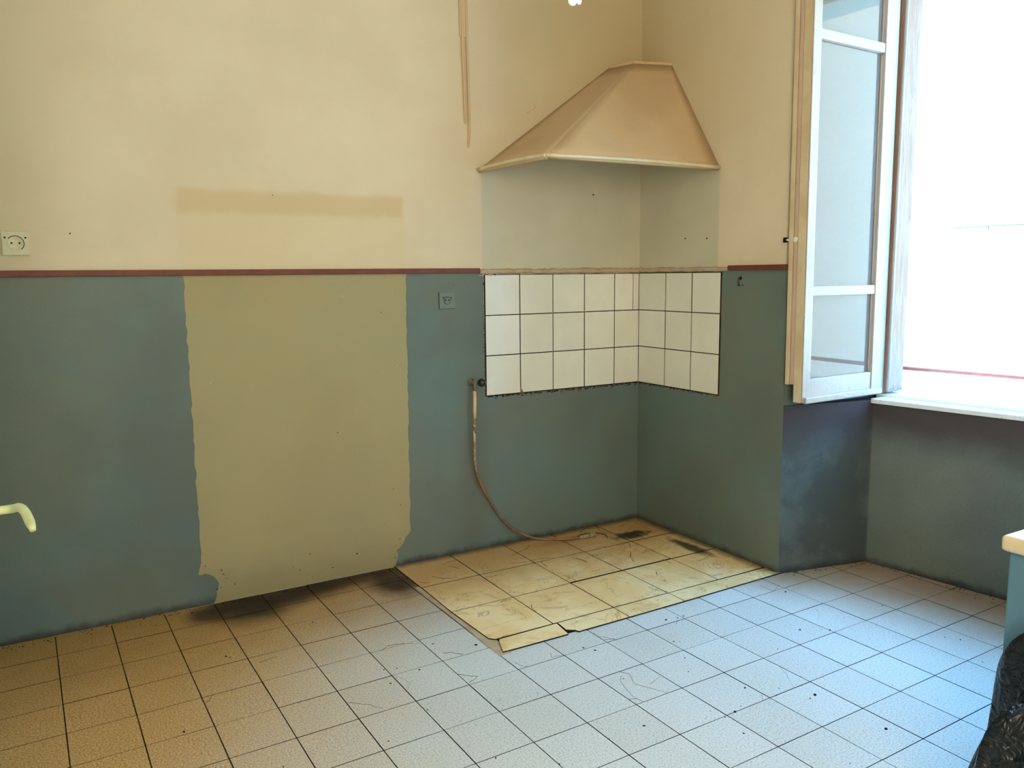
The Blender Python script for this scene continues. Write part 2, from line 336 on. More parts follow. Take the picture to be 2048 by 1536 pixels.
# ------------------------------------------------------------------ mesh helpers
def bm_obj(name, bm, mat, parent=None, smooth=False, loc=None, rot=None):
    me = bpy.data.meshes.new(name); bmesh.ops.recalc_face_normals(bm, faces=bm.faces[:]); bm.to_mesh(me); bm.free()
    if smooth:
        for p in me.polygons: p.use_smooth = True
    for mm in (mat if isinstance(mat, (list, tuple)) else [mat]): me.materials.append(mm)
    o = bpy.data.objects.new(name, me); COL.objects.link(o)
    if parent: o.parent = parent
    if loc: o.location = loc
    if rot: o.rotation_euler = rot
    return o
def box(bm, lo, hi, bev=0.0, seg=2):
    r = bmesh.ops.create_cube(bm, size=1.0)
    vs = r['verts']
    for v in vs:
        for k in range(3): v.co[k] = lo[k] + (v.co[k] + 0.5) * (hi[k] - lo[k])
    if bev > 0:
        es = list({e for v in vs for e in v.link_edges})
        bmesh.ops.bevel(bm, geom=es, offset=bev, segments=seg, affect='EDGES', profile=0.6)
def prism(bm, pts, z0, z1, bev=0.0):
    n = len(pts)
    a = [bm.verts.new((p[0], p[1], z0)) for p in pts]; b = [bm.verts.new((p[0], p[1], z1)) for p in pts]
    bm.faces.new(a[::-1]); bm.faces.new(b)
    for k in range(n): bm.faces.new((a[k], a[(k + 1) % n], b[(k + 1) % n], b[k]))
    if bev: bmesh.ops.bevel(bm, geom=list({e for v in b for e in v.link_edges}), offset=bev, segments=1, affect='EDGES')
def tube(bm, pts, rad, seg=12, cap=True):
    pts = [Vector(p) for p in pts]; n = len(pts); rings = []
    up = Vector((0, 0, 1)); prev = None
    for k, p in enumerate(pts):
        d = (pts[min(k + 1, n - 1)] - pts[max(k - 1, 0)]).normalized()
        if prev is None:
            a = d.cross(up)
            if a.length < 1e-3: a = d.cross(Vector((1, 0, 0)))
        else:
            a = prev - d * prev.dot(d)
        a.normalize(); prev = a; b = d.cross(a)
        r = rad[k] if isinstance(rad, (list, tuple)) else rad
        rings.append([bm.verts.new(p + (a * math.cos(2 * math.pi * j / seg) + b * math.sin(2 * math.pi * j / seg)) * r) for j in range(seg)])
    for k in range(n - 1):
        for j in range(seg):
            bm.faces.new((rings[k][j], rings[k][(j + 1) % seg], rings[k + 1][(j + 1) % seg], rings[k + 1][j]))
    if cap: bm.faces.new(rings[0][::-1]); bm.faces.new(rings[-1])
def spline(pts, n=8):
    pts = [Vector(p) for p in pts]; out = []
    P = [pts[0] * 2 - pts[1]] + pts + [pts[-1] * 2 - pts[-2]]
    for k in range(1, len(P) - 2):
        for j in range(n):
            t = j / n; a, b, c, d = P[k - 1:k + 3]
            out.append(0.5 * ((2 * b) + (c - a) * t + (2 * a - 5 * b + 4 * c - d) * t * t + (3 * b - a - 3 * c + d) * t ** 3))
    out.append(pts[-1]); return out
def lathe(bm, prof, origin, axis, seg=24):
    axis = Vector(axis).normalized(); o = Vector(origin)
    a = axis.cross(Vector((0, 0, 1)));
    if a.length < 1e-3: a = Vector((1, 0, 0))
    a.normalize(); b = axis.cross(a); rings = []
    for r, h in prof:
        rings.append([bm.verts.new(o + axis * h + (a * math.cos(2 * math.pi * j / seg) + b * math.sin(2 * math.pi * j / seg)) * max(r, 1e-5)) for j in range(seg)])
    for k in range(len(rings) - 1):
        for j in range(seg):
            bm.faces.new((rings[k][j], rings[k][(j + 1) % seg], rings[k + 1][(j + 1) % seg], rings[k + 1][j]))
    bm.faces.new(rings[0][::-1]); bm.faces.new(rings[-1])
def plate_xz(bm, pts, y0, y1):
    """polygon in x,z extruded from y0 (front) to y1"""
    a = [bm.verts.new((x, y0, z)) for x, z in pts]; b = [bm.verts.new((x, y1, z)) for x, z in pts]; n = len(pts)
    bm.faces.new(a); bm.faces.new(b[::-1])
    for k in range(n): bm.faces.new((a[k], a[(k + 1) % n], b[(k + 1) % n], b[k]))
def struct(o, label=None, cat='structure'):
    o['kind'] = 'structure'
    if label: o['label'] = label
    o['category'] = cat
    return o
def tag(o, label, cat, group=None):
    o['label'] = label; o['category'] = cat
    if group: o['group'] = group
    return o
def thing(name, label, cat, loc, group=None, rotz=0.0):
    o = bpy.data.objects.new(name, None); COL.objects.link(o); o.location = loc; o.rotation_euler = (0, 0, rotz)
    o.empty_display_size = 0.05
    bpy.context.view_layer.update()
    return tag(o, label, cat, group)
def part(name, bm, mat, parent, smooth=False, label=None, kind=None, world=True):
    """mesh given in world coordinates, parented to a thing at parent.location"""
    if world:
        inv = Matrix.Translation(-Vector(parent_world(parent)))
        bmesh.ops.transform(bm, matrix=inv, verts=bm.verts[:])
    o = bm_obj(name, bm, mat, parent, smooth)
    if label: o['label'] = label
    if kind: o['kind'] = kind
    return o
def parent_world(p):
    v = Vector((0, 0, 0))
    while p is not None: v += Vector(p.location); p = p.parent
    return v

# ------------------------------------------------------------------ geometry constants
ZR0, ZR1 = 1.404, 1.428         # rail
CZ = 3.30                       # ceiling
A = Vector((0.485, -1.14)); WD = Vector((0.1452, -0.9894))
def Wp(y): return A.x + (A.y - y) * 0.1467     # x of the wall under the window at depth y
RY = -1.033                     # corner of the pier
SILL = 0.80

# ---------------- room shell
bm = bmesh.new(); box(bm, (-3.6, 0.0, -0.2), (0.9, 0.25, CZ))
wall_back = struct(bm_obj('wall_back', bm, M['cream']), 'long back wall, cream above and grey-green below a red rail', 'wall')
bm = bmesh.new()
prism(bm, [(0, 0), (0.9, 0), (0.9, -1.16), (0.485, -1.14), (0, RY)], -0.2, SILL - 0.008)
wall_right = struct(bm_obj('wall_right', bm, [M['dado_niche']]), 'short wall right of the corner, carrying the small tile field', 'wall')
bm = bmesh.new()
prism(bm, [(0, 0), (0.80, 0), (0.80, -1.07), (0.56, -1.07), (0.02, -1.03), (0, -1.02)], SILL - 0.008, 1.404)
bm_obj('upper_dado', bm, M['dado'], wall_right)
bm = bmesh.new()
prism(bm, [(0, 0), (0.80, 0), (0.80, -1.07), (0.56, -1.07), (0.02, -1.03), (0, -1.02)], 1.404, CZ)
up = bm_obj('upper_wall', bm, M['cream'], wall_right)
bm = bmesh.new()
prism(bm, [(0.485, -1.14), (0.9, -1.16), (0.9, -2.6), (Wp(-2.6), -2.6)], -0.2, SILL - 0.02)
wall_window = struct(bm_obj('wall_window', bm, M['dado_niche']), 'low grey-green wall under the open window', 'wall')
bm = bmesh.new()
prism(bm, [(0, -2.45), (0.8, -2.38), (0.8, -5.2), (0, -5.2)], -0.2, CZ)
box(bm, (0.0, -2.5, 2.80), (0.80, -1.0, CZ))
struct(bm_obj('wall_right_near', bm, M['plain_cream']), 'cream wall past the window and over it', 'wall')
bm = bmesh.new(); box(bm, (-3.4, -5.2, -0.2), (-3.17, 0.0, CZ))
struct(bm_obj('wall_left', bm, M['plain_cream']), 'cream wall at the left end of the room', 'wall')
bm = bmesh.new(); box(bm, (-3.4, -5.4, -0.2), (0.8, -5.2, CZ))
struct(bm_obj('wall_front', bm, M['plain_cream']), 'cream wall behind the camera', 'wall')
bm = bmesh.new(); box(bm, (-3.6, -5.4, CZ), (0.9, 0.25, CZ + 0.2))
struct(bm_obj('ceiling', bm, M['plain_cream']), 'plain cream ceiling', 'ceiling')

# floor: bed of dark joint material with every tile on it
bm = bmesh.new(); box(bm, (-3.4, -5.2, -0.15), (0.72, 0.02, -0.0045))
floor = struct(bm_obj('floor', bm, M['joint']), 'speckled square stone-tile floor with dark joints', 'floor')

FR = 0.018965; CRF, SRF = math.cos(FR), math.sin(FR); PI_, PJ_ = 0.199337, 0.203641; FX0, FY0 = -2.31168, -0.803134
def G(i, j):
    u_, v_ = i * PI_, -j * PJ_
    return (FX0 + CRF * u_ - SRF * v_, FY0 + SRF * u_ + CRF * v_)
def clip(poly, n, d):
    """keep n.p <= d"""
    out = []
    for k in range(len(poly)):
        p, q = poly[k], poly[(k + 1) % len(poly)]
        fp, fq = n[0] * p[0] + n[1] * p[1] - d, n[0] * q[0] + n[1] * q[1] - d
        if fp <= 0: out.append(p)
        if (fp < 0 < fq) or (fq < 0 < fp):
            t = fp / (fp - fq); out.append((p[0] + t * (q[0] - p[0]), p[1] + t * (q[1] - p[1])))
    return out
def area(poly): return 0.5 * abs(sum(poly[k][0] * poly[(k + 1) % len(poly)][1] - poly[(k + 1) % len(poly)][0] * poly[k][1] for k in range(len(poly))))
def tile_bm(bm, poly, z0, z1, ch=0.0005):
    cx = sum(p[0] for p in poly) / len(poly); cy = sum(p[1] for p in poly) / len(poly)
    ins = []
    for p in poly:
        d = Vector((cx - p[0], cy - p[1])); L = d.length
        ins.append((p[0] + d.x / L * ch * 1.4, p[1] + d.y / L * ch * 1.4))
    a = [bm.verts.new((*p, z0)) for p in poly]; b = [bm.verts.new((*p, z1 - ch)) for p in poly]; c = [bm.verts.new((*p, z1)) for p in ins]
    n = len(poly)
    bm.faces.new(c); bm.faces.new(a[::-1]).material_index = 1
    for k in range(n):
        j = (k + 1) % n
        bm.faces.new((a[k], a[j], b[j], b[k])).material_index = 1; bm.faces.new((b[k], b[j], c[j], c[k])).material_index = 1
g1, g2 = 0.0013, 0.0009
rest = bmesh.new(); nt = 0; shared = None
for i in range(-5, 16):
    for j in range(-5, 21):
        c = [G(i, j), G(i + 1, j), G(i + 1, j + 1), G(i, j + 1)]
        # shrink for the joints
        cx = sum(p[0] for p in c) / 4; cy = sum(p[1] for p in c) / 4
        hx, hy = PI_ / 2 - g1, PJ_ / 2 - g2
        full = [(cx + CRF * a * hx - SRF * b * hy, cy + SRF * a * hx + CRF * b * hy) for a, b in ((-1, -1), (1, -1), (1, 1), (-1, 1))]
        poly = clip(full, (0, 1), -0.003); 
        if poly: poly = clip(poly, (-1, 0), 3.165)
        if poly and cx > -0.11:
            if cy > RY + 0.02: poly = clip(poly, (1, 0), -0.003)
            else:
                poly = clip(poly, (1, 0.1467), A.x + A.y * 0.1467 - 0.003)
                if poly: poly = clip(poly, (0.2206, 1), RY - 0.004)
                if poly and cy < -2.4: poly = clip(poly, (1, 0), -0.003)
        if poly and cy < -5.1: poly = clip(poly, (0, -1), 5.19)
        if not poly or len(poly) < 3 or area(poly) < 2e-4: continue
        if all(-1.45 < p[0] < 0.0 and -1.03 < p[1] for p in poly): continue
        vis = False
        for p in poly:
            q = pix((p[0], p[1], 0))
            if q[2] > 0.1 and -20 < q[0] < 2068 and q[1] < 1580: vis = True
        if not vis:
            tile_bm(rest, poly, -0.006, 0.0); continue
        nt += 1
        dz = random.uniform(-0.0005, 0.0004)
        if len(poly) == 4 and abs(area(poly) - 4 * hx * hy) < 1e-6:
            if shared is None:
                b_ = bmesh.new(); tile_bm(b_, [(-hx, -hy), (hx, -hy), (hx, hy), (-hx, hy)], -0.006, 0.0)
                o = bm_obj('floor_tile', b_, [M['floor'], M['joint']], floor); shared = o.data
            else:
                o = bpy.data.objects.new('floor_tile', shared); COL.objects.link(o); o.parent = floor
            o.location = (cx, cy, dz); o.rotation_euler = (R(random.uniform(-.1, .1)), R(random.uniform(-.1, .1)), FR + R(random.uniform(-.15, .15)))
        else:
            b_ = bmesh.new(); tile_bm(b_, [(p[0] - cx, p[1] - cy) for p in poly], -0.006, 0.0)
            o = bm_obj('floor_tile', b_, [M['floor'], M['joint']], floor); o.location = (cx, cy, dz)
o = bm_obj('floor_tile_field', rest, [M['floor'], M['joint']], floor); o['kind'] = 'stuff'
print('floor tiles', nt)

# floor cracks (hairline, traced as fine dark slivers lying in the tile surface)
def crack(bm, pts, wd=0.0008, z=0.0008):
    P = []
    for k in range(len(pts) - 1):
        p, q = Vector(pts[k]), Vector(pts[k + 1])
        for s in range(3):
            t = s / 3; v = p.lerp(q, t)
            P.append(v + (Vector((random.uniform(-1, 1), random.uniform(-1, 1))) * 0.0022 if s else Vector((0, 0))))
    P.append(Vector(pts[-1])); prev = None
    for k in range(len(P)):
        d = (P[min(k + 1, len(P) - 1)] - P[max(0, k - 1)]).normalized(); nrm = Vector((-d.y, d.x))
        ww = wd * random.uniform(0.4, 1.3)
        cur = [bm.verts.new((*(P[k] + nrm * ww), z - .0012)), bm.verts.new((*P[k], z)), bm.verts.new((*(P[k] - nrm * ww), z - .0012))]
        if prev:
            bm.faces.new((prev[0], prev[1], cur[1], cur[0])); bm.faces.new((prev[1], prev[2], cur[2], cur[1]))
        prev = cur
bm = bmesh.new()
for pl in ([(1240,1344),(1258,1348),(1270,1368),(1300,1376),(1335,1386)], [(1242,1352),(1241,1362),(1256,1382),(1272,1398),(1286,1403)],
           [(1258,1399),(1274,1397)], [(1300,1368),(1320,1353)], [(1186,1266),(1202,1275),(1206,1280),(1230,1278)], [(1202,1273),(1234,1280)],
           [(1101,1306),(1104,1316),(1112,1312),(1128,1311)], [(1523,1389),(1525,1402)], [(1560,1334),(1572,1347),(1577,1358),(1589,1376)],
           [(1030,1325),(1044,1332),(1055,1333)], [(880,1352),(886,1331),(891,1330)], [(696,1405),(722,1408),(740,1409),(766,1417)],
           [(762,1302),(775,1292),(800,1288),(838,1287)], [(886,1306),(905,1305),(926,1309)], [(915,1348),(940,1352),(955,1353),(938,1366)],
           [(1070,1386),(1078,1388),(1066,1401)], [(790,1352),(820,1366),(815,1380)], [(412,1405),(420,1399),(424,1388)], [(519,1325),(540,1318),(553,1314)],
           [(1520,1172),(1535,1178),(1547,1182),(1558,1170)], [(1350,1232),(1356,1240),(1352,1248)]):
    crack(bm, [on_floor(*p)[:2] for p in pl])
bm_obj('floor_crack', bm, M['joint'], floor)['kind'] = 'stuff'
# grit lying about
bm = bmesh.new()
def crumb(bm, x, y, z, r):
    m_ = Matrix.Translation((x, y, z)) @ Matrix.Rotation(random.uniform(0, 6), 4, 'Z') @ Matrix.Diagonal((r * random.uniform(.8, 1.8), r * random.uniform(.6, 1.0), r * .5, 1))
    bmesh.ops.create_icosphere(bm, subdivisions=1, radius=1.0, matrix=m_)
for px, py in ((1131+36,1296),(1190,1301),(952,1290),(866,1288),(1264,1234),(1356,1236),(1332,1240),(1490,1376),(1630,1390),(1772,1458),(1470,1424),(452,1313),(460,1315),(368,1464),(625,1245),(794,1337),(839,1340),(768,1340),(781,1367),(1288,1452),(1600,1260),(1571,1184),(1555,1298),(1660,1260),(1921,1280),(1890,1275)):
    p = on_floor(px, py); crumb(bm, p.x, p.y, 0.001, random.uniform(0.0025, 0.006))
for k in range(420):
    e = random.random()
    if e < 0.45: x = random.uniform(-3.1, -1.5); y = -abs(random.gauss(0, 0.03)) - 0.006
    elif e < 0.75:
        y = random.uniform(-2.2, -1.15); x = Wp(y) - abs(random.gauss(0, 0.035)) - 0.006
    elif e < 0.85:
        x = random.uniform(0.02, 0.47); y = RY - 0.2206 * x - abs(random.gauss(0, 0.02)) - 0.008
    else: x = random.uniform(-2.9, 0.2); y = random.uniform(-2.2, -1.1)
    crumb(bm, x, y, 0.0005, random.uniform(0.001, 0.0035))
g = bm_obj('grit', bm, M['joint']); g['kind'] = 'stuff'; tag(g, 'dark crumbs of grit scattered along the floor edges', 'grit')

# ---------------- vinyl tile patch in the corner
patch_root = thing('vinyl_floor_patch', 'rectangle of cream marbled vinyl tiles laid in the corner on the floor', 'floor covering', (-0.75, -0.5, 0.0))
xs = [-1.497, -1.200, -0.897, -0.600, -0.300, -0.004]; ys = [-0.004, -0.327, -0.634, -0.952]
bm = bmesh.new(); prism(bm, [(-1.47, -0.006), (-1.47, -1.05), (-0.02, -1.036), (-0.004, -1.02), (-0.004, -0.006)], 0.0006, 0.0011); part('underlay', bm, M['joint'], patch_root)
def vt(poly, z=0.0065, dz=0.0):
    b_ = bmesh.new(); tile_bm(b_, poly, 0.0012, z + dz, 0.0006); return part('vinyl_tile', b_, [M['vinyl'], M['joint']], patch_root)
for a in range(5):
    for b in range(3):
        x0, x1, y1, y0 = xs[a] + 0.0015, xs[a + 1] - 0.0015, ys[b] - 0.0015, ys[b + 1] + 0.0015
        j = lambda: random.uniform(-0.0012, 0.0012)
        if a == 4: x1 = -0.004
        if a == 4 and b < 2:      # cut line near the right wall
            xc = -0.085
            vt([(x0, y0 + 0.003), (xc - 0.001, y0 + 0.003), (xc - 0.001, y1), (x0, y1)]); vt([(xc + .001, y0 + .003), (x1, y0 + 0.003), (x1, y1), (xc + .001, y1)], dz=-0.0003); continue
        if b == 1 and a in (2, 3): y0 += 0.006
        if b == 2 and a in (2, 3): y1 -= 0.002
        if a == 0 and b == 2:
            vt([(x0 + 0.012, y0 + 0.02), (x0 + 0.03, y0), (x1, y0), (x1, y1), (x0, y1)]); continue
        vt([(x0 + j(), y0 + j()), (x1 + j(), y0 + j()), (x1 + j(), y1 + j()), (x0 + j(), y1 + j())])
vt([(-1.492, -1.058), (-1.200, -1.060), (-1.186, -0.957), (-1.452, -0.960), (-1.462, -0.975)])
vt([(-1.187, -1.025), (-1.160, -1.044), (-1.150, -1.062), (-0.900, -1.060), (-0.899, -0.955), (-1.180, -0.955)])
vt([(-0.897, -1.060), (-0.598, -1.056), (-0.598, -0.955), (-0.897, -0.955)])
vt([(-0.596, -1.056), (0.018, -1.042), (-0.004, -1.030), (-0.004, -0.960), (-0.596, -0.955)])
bm = bmesh.new(); box(bm, (-1.514, -0.99, 0.0005), (-1.46, -0.30, 0.0022)); box(bm, (-1.512, -1.07, 0.0005), (-1.46, -0.94, 0.0016))
for k in range(40): crumb(bm, random.uniform(-1.505, -1.47), random.uniform(-1.06, -0.95), 0.002, 0.004)
part('glue_bed', bm, M['filler'], patch_root, label='brown ragged glue showing along the left edge')
bm = bmesh.new()
def vz(px, py): return on_floor(px, py, 0.0065)[:2]
S = 480 / 2048.
def c1(x, y): return vz(1120 + x * S, 1000 + y * S)
def c2(x, y): return vz(780 + x * 400 / 2048., 1080 + y * 400 / 2048.)
for pl in ([c1(130, 400), c1(190, 435)], [c1(105, 495), c1(160, 505), c1(235, 530)], [c1(300, 410), c1(350, 400), c1(400, 400)], [c1(480, 340), c1(520, 360), c1(590, 370), c1(605, 410)],
           [c1(600, 440), c1(600, 480), c1(630, 530)], [c1(680, 455), c1(720, 450), c1(735, 420), c1(760, 440)], [c1(1180, 525), c1(1230, 500), c1(1290, 465)], [c1(1265, 635), c1(1300, 645), c1(1390, 632)],
           [c1(500, 230), c1(540, 210), c1(580, 200)], [c1(300, 210), c1(340, 260), c1(400, 290), c1(405, 330)], [c1(870, 505), c1(920, 525), c1(950, 540)], [c1(760, 745), c1(840, 775), c1(920, 780)],
           [c1(1590, 580), c1(1640, 560), c1(1690, 540)], [c1(1300, 545), c1(1360, 552)], [c1(890, 680), c1(900, 700)], [c1(820, 610), c1(830, 640)], [c1(170, 270), c1(240, 225), c1(320, 215)],
           [c2(535, 260), c2(590, 230), c2(670, 210)], [c2(600, 270), c2(650, 275), c2(715, 295)], [c2(430, 375), c2(520, 392), c2(640, 390), c2(690, 380)], [c2(310, 430), c2(350, 440), c2(410, 435)],
           [c2(1240, 160), c2(1300, 135), c2(1380, 100), c2(1430, 60)], [c2(1220, 235), c2(1290, 235), c2(1400, 225)], [c2(980, 380), c2(1040, 380), c2(1100, 355)], [c2(1420, 215), c2(1560, 190), c2(1690, 180)],
           [c2(1450, 235), c2(1490, 240), c2(1520, 255)], [c2(1540, 220), c2(1610, 275)], [c2(1870, 185), c2(1940, 195), c2(2020, 225)], [c2(1800, 370), c2(1880, 405), c2(1920, 425)],
           [c2(1130, 640), c2(1180, 615), c2(1240, 610)], [c2(1450, 660), c2(1450, 690), c2(1500, 740)], [c2(1110, 1010), c2(1160, 985), c2(1210, 970)]):
    crack(bm, pl, 0.0022, 0.0074)
part('scratch', bm, M['rust'], patch_root, kind='stuff')

# ---------------- dado paint, plaster patch, rails
def jag(x, z0, z1, n, amp, side=1):
    out = []
    for k in range(n + 1):
        z = z0 + (z1 - z0) * k / n
        out.append((x + random.uniform(-amp, amp) + (random.random() < 0.15) * side * amp * 1.6, z))
    return out
DY = -0.0016
# left dado: from the far left to the ragged left edge of the bare patch
left_edge = [(-2.368, 1.404)] + [(-2.366 + random.uniform(-.004, .004), z) for z in [1.38 - 0.022 * k for k in range(0, 55)] if z > 0.145]
left_edge += [(-2.383, 0.140), (-2.37, 0.136), (-2.355, 0.140), (-2.335, 0.132), (-2.318, 0.118), (-2.306, 0.100), (-2.300, 0.085), (-2.303, 0.070), (-2.310, 0.055), (-2.313, 0.03), (-2.325, 0.0)]
bm = bmesh.new(); plate_xz(bm, [(-3.17, 0.0), (-3.17, 1.404)] + left_edge, DY, 0.0)
dl = part('dado', bm, M['dado'], wall_back, label='grey-green painted dado left of the bare patch', world=False)
right_edge = [(-1.388, 1.404)] + [(-1.392 - 0.010 * (1.38 - z) + random.uniform(-.003, .003), z) for z in [1.38 - 0.02 * k for k in range(0, 61)] if z > 0.17]
right_edge += [(-1.402, 0.165), (-1.415, 0.150), (-1.432, 0.135), (-1.440, 0.115), (-1.452, 0.098), (-1.465, 0.088), (-1.480, 0.080), (-1.470, 0.06), (-1.478, 0.03), (-1.488, 0.0)]
bm = bmesh.new(); plate_xz(bm, right_edge[::-1] + [(-0.99, 1.404), (-0.982, 1.385), (-0.9795, 1.0), (-0.9795, 0.80), (0.0, 0.80), (0.0, 0.0)], DY, 0.0)
part('dado', bm, M['dado'], wall_back, label='grey-green painted dado between bare patch and corner', world=False)
bm = bmesh.new(); box(bm, (-2.42, -0.0006, 0.0), (-1.37, 0.0, 1.404))
part('bare_patch', bm, M['patch'], wall_back, label='tall bare olive-tan plaster patch with ragged edges', world=False)
bm = bmesh.new()
def plate_yz(bm, pts, x0, x1):
    a = [bm.verts.new((x0, y, z)) for y, z in pts]; b = [bm.verts.new((x1, y, z)) for y, z in pts]; n = len(pts)
    bm.faces.new(a); bm.faces.new(b[::-1])
    for k in range(n): bm.faces.new((a[k], a[(k + 1) % n], b[(k + 1) % n], b[k]))
plate_yz(bm, [(0.0, 0.0), (0.0, 0.80), (-0.628, 0.80), (-0.630, 1.38), (-0.640, 1.398), (-0.655, 1.404), (-1.030, 1.404), (-1.033, 0.0)], DY, 0.0)
part('dado', bm, M['dado'], wall_right, label='grey-green painted dado right of the corner', world=False)
def rail(name, lo, hi, label, parent=None):
    bm = bmesh.new(); box(bm, lo, hi, 0.003, 2)
    return struct(bm_obj(name, bm, M['rail']), label, 'wall rail')
rail('trim_1', (-3.17, -0.014, ZR0), (-1.004, 0, ZR1), 'dark red rail along the long back wall')
rail('trim_2', (-0.014, -1.040, ZR0), (0, -0.676, ZR1), 'short dark red rail right of the wall tiles')

# filler bead where the rail was torn off
bm = bmesh.new()
def bead(bm, p, q, r, n):
    pts = [Vector(p).lerp(Vector(q), k / n) + Vector((0, 0, random.uniform(-.0025, .0025))) for k in range(n + 1)]
    tube(bm, pts, [r * random.uniform(.8, 1.2) for _ in pts], 8)
bead(bm, (-1.0, -0.001, 1.412), (0, -0.001, 1.412), 0.012, 50)
for k in range(26): crumb(bm, random.uniform(-1.0, -0.90), -0.004, 1.400 + random.uniform(-.008, .004), 0.006)
part('filler_strip', bm, M['filler'], wall_back, True, 'pinkish filler scar where the rail was torn off', world=False)
bm = bmesh.new(); bead(bm, (-0.001, 0, 1.412), (-0.001, -0.676, 1.412), 0.012, 34)
part('filler_strip', bm, M['filler'], wall_right, True, 'pinkish filler scar where the rail was torn off', world=False)

bm = bmesh.new()
for px, py in ((665,562),(697,561),(685,592),(783,568),(784,580),(785,587),(777,602),(684,691),(421,766),(740,905),(794,731),(764,745),(682,1160)):
    p = on_back(px, py); crumb(bm, p.x, -0.001, p.z, random.uniform(.0018, .0034))
part('pale_speck', bm, M['hood_rim'], wall_back, kind='stuff', world=False)
bm = bmesh.new()
for px, py in ((762,625),(675,865),(787,977),(801,1010),(410,1132),(443,1140),(446,1148),(453,1156),(434,1178),(714,1107),(620,1108),(600,1140),(470,1168),(800,1077),(790,1115),(665,1135),(540,543),(545,390),(1132,1010),(1065,1000),(935,573),(907,570),(880,585)):
    p = on_back(px, py); crumb(bm, p.x, -0.0016, p.z, random.uniform(.0022, .0045))
part('dark_speck', bm, M['joint'], wall_back, kind='stuff', world=False)

# ---------------- wall tiles
TH = 0.2012; Z0 = 0.793
bx = [-0.9766, -0.7766, -0.5766, -0.3766, -0.1766, -0.007]
bm = bmesh.new(); box(bm, (-0.9785, -0.0035, Z0 - 0.004), (-0.0005, 0.001, Z0 + 3 * TH + 0.001)); 
part('tile_bedding', bm, M['grout'], wall_back, world=False)
def wtile(lo, hi, parent):
    bm = bmesh.new(); box(bm, lo, hi, 0.0008, 1); ax = 1 if parent is wall_back else 0
    bm.faces.ensure_lookup_table(); fr = min(bm.faces, key=lambda f: f.calc_center_median()[ax])
    for f in bm.faces: f.material_index = 0 if f is fr else 1
    part('wall_tile', bm, [M['tile'], M['grout']], parent, world=False)
for c in range(5):
    for r_ in range(3):
        lo = (bx[c] + 0.0017, -0.0075 + random.uniform(-.0006, .0006), Z0 + r_ * TH + 0.0017); hi = (bx[c + 1] - 0.0017, 0.0, Z0 + (r_ + 1) * TH - 0.0017)
        if c == 4 and r_ == 2:
            wtile(lo, (-0.050, hi[1], hi[2]), wall_back); wtile((-0.0485, lo[1], lo[2]), hi, wall_back)
        else: wtile(lo, hi, wall_back)
by = [-0.007, -0.2286, -0.4286, -0.6286]
bm = bmesh.new(); box(bm, (-0.0035, -0.6300, Z0 - 0.004), (0.001, -0.0005, Z0 + 3 * TH + 0.001))
part('tile_bedding', bm, M['grout'], wall_right, world=False)
for c in range(3):
    for r_ in range(3):
        wtile((-0.0075 + random.uniform(-.0006, .0006), by[c + 1] + 0.0016, Z0 + r_ * TH + 0.0016), (0.0, by[c] - 0.0016, Z0 + (r_ + 1) * TH - 0.0016), wall_right)
bm = bmesh.new()
for (x, z) in ((-0.5766, Z0 + TH), (-0.3766, Z0 + TH), (-0.3766, Z0 + 2 * TH), (-0.5766, Z0 + 2 * TH), (-0.3766, Z0 + TH - .06)):
    for k in range(5): crumb(bm, x + random.uniform(-.006, .006), -0.0075, z + random.uniform(-.004, .004), 0.003)
plate_xz(bm, [(-0.780, Z0), (-0.758, Z0), (-0.776, Z0 + 0.030)], -0.0082, -0.001)
plate_xz(bm, [(-0.014, Z0), (-0.002, Z0), (-0.004, Z0 + 0.035)], -0.0082, -0.001)
part('rust_crumb', bm, M['lime'], wall_back, kind='stuff', world=False)
bm = bmesh.new()
for k in range(170):
    x = random.uniform(-0.975, -0.01); crumb(bm, x, -0.003, Z0 - 0.004 - abs(random.gauss(0, .006)), random.uniform(.002, .006))
for k in range(60): crumb(bm, -0.9795 - abs(random.gauss(0, .003)), -0.003, random.uniform(Z0, 1.39), random.uniform(.0015, .004))
part('mortar_edge', bm, M['grout'], wall_back, kind='stuff', world=False)
bm = bmesh.new()
for k in range(90):
    y = random.uniform(-0.625, -0.01); crumb(bm, -0.003, y, Z0 - 0.004 - abs(random.gauss(0, .004)), random.uniform(.002, .004))
part('mortar_edge', bm, M['grout'], wall_right, kind='stuff', world=False)

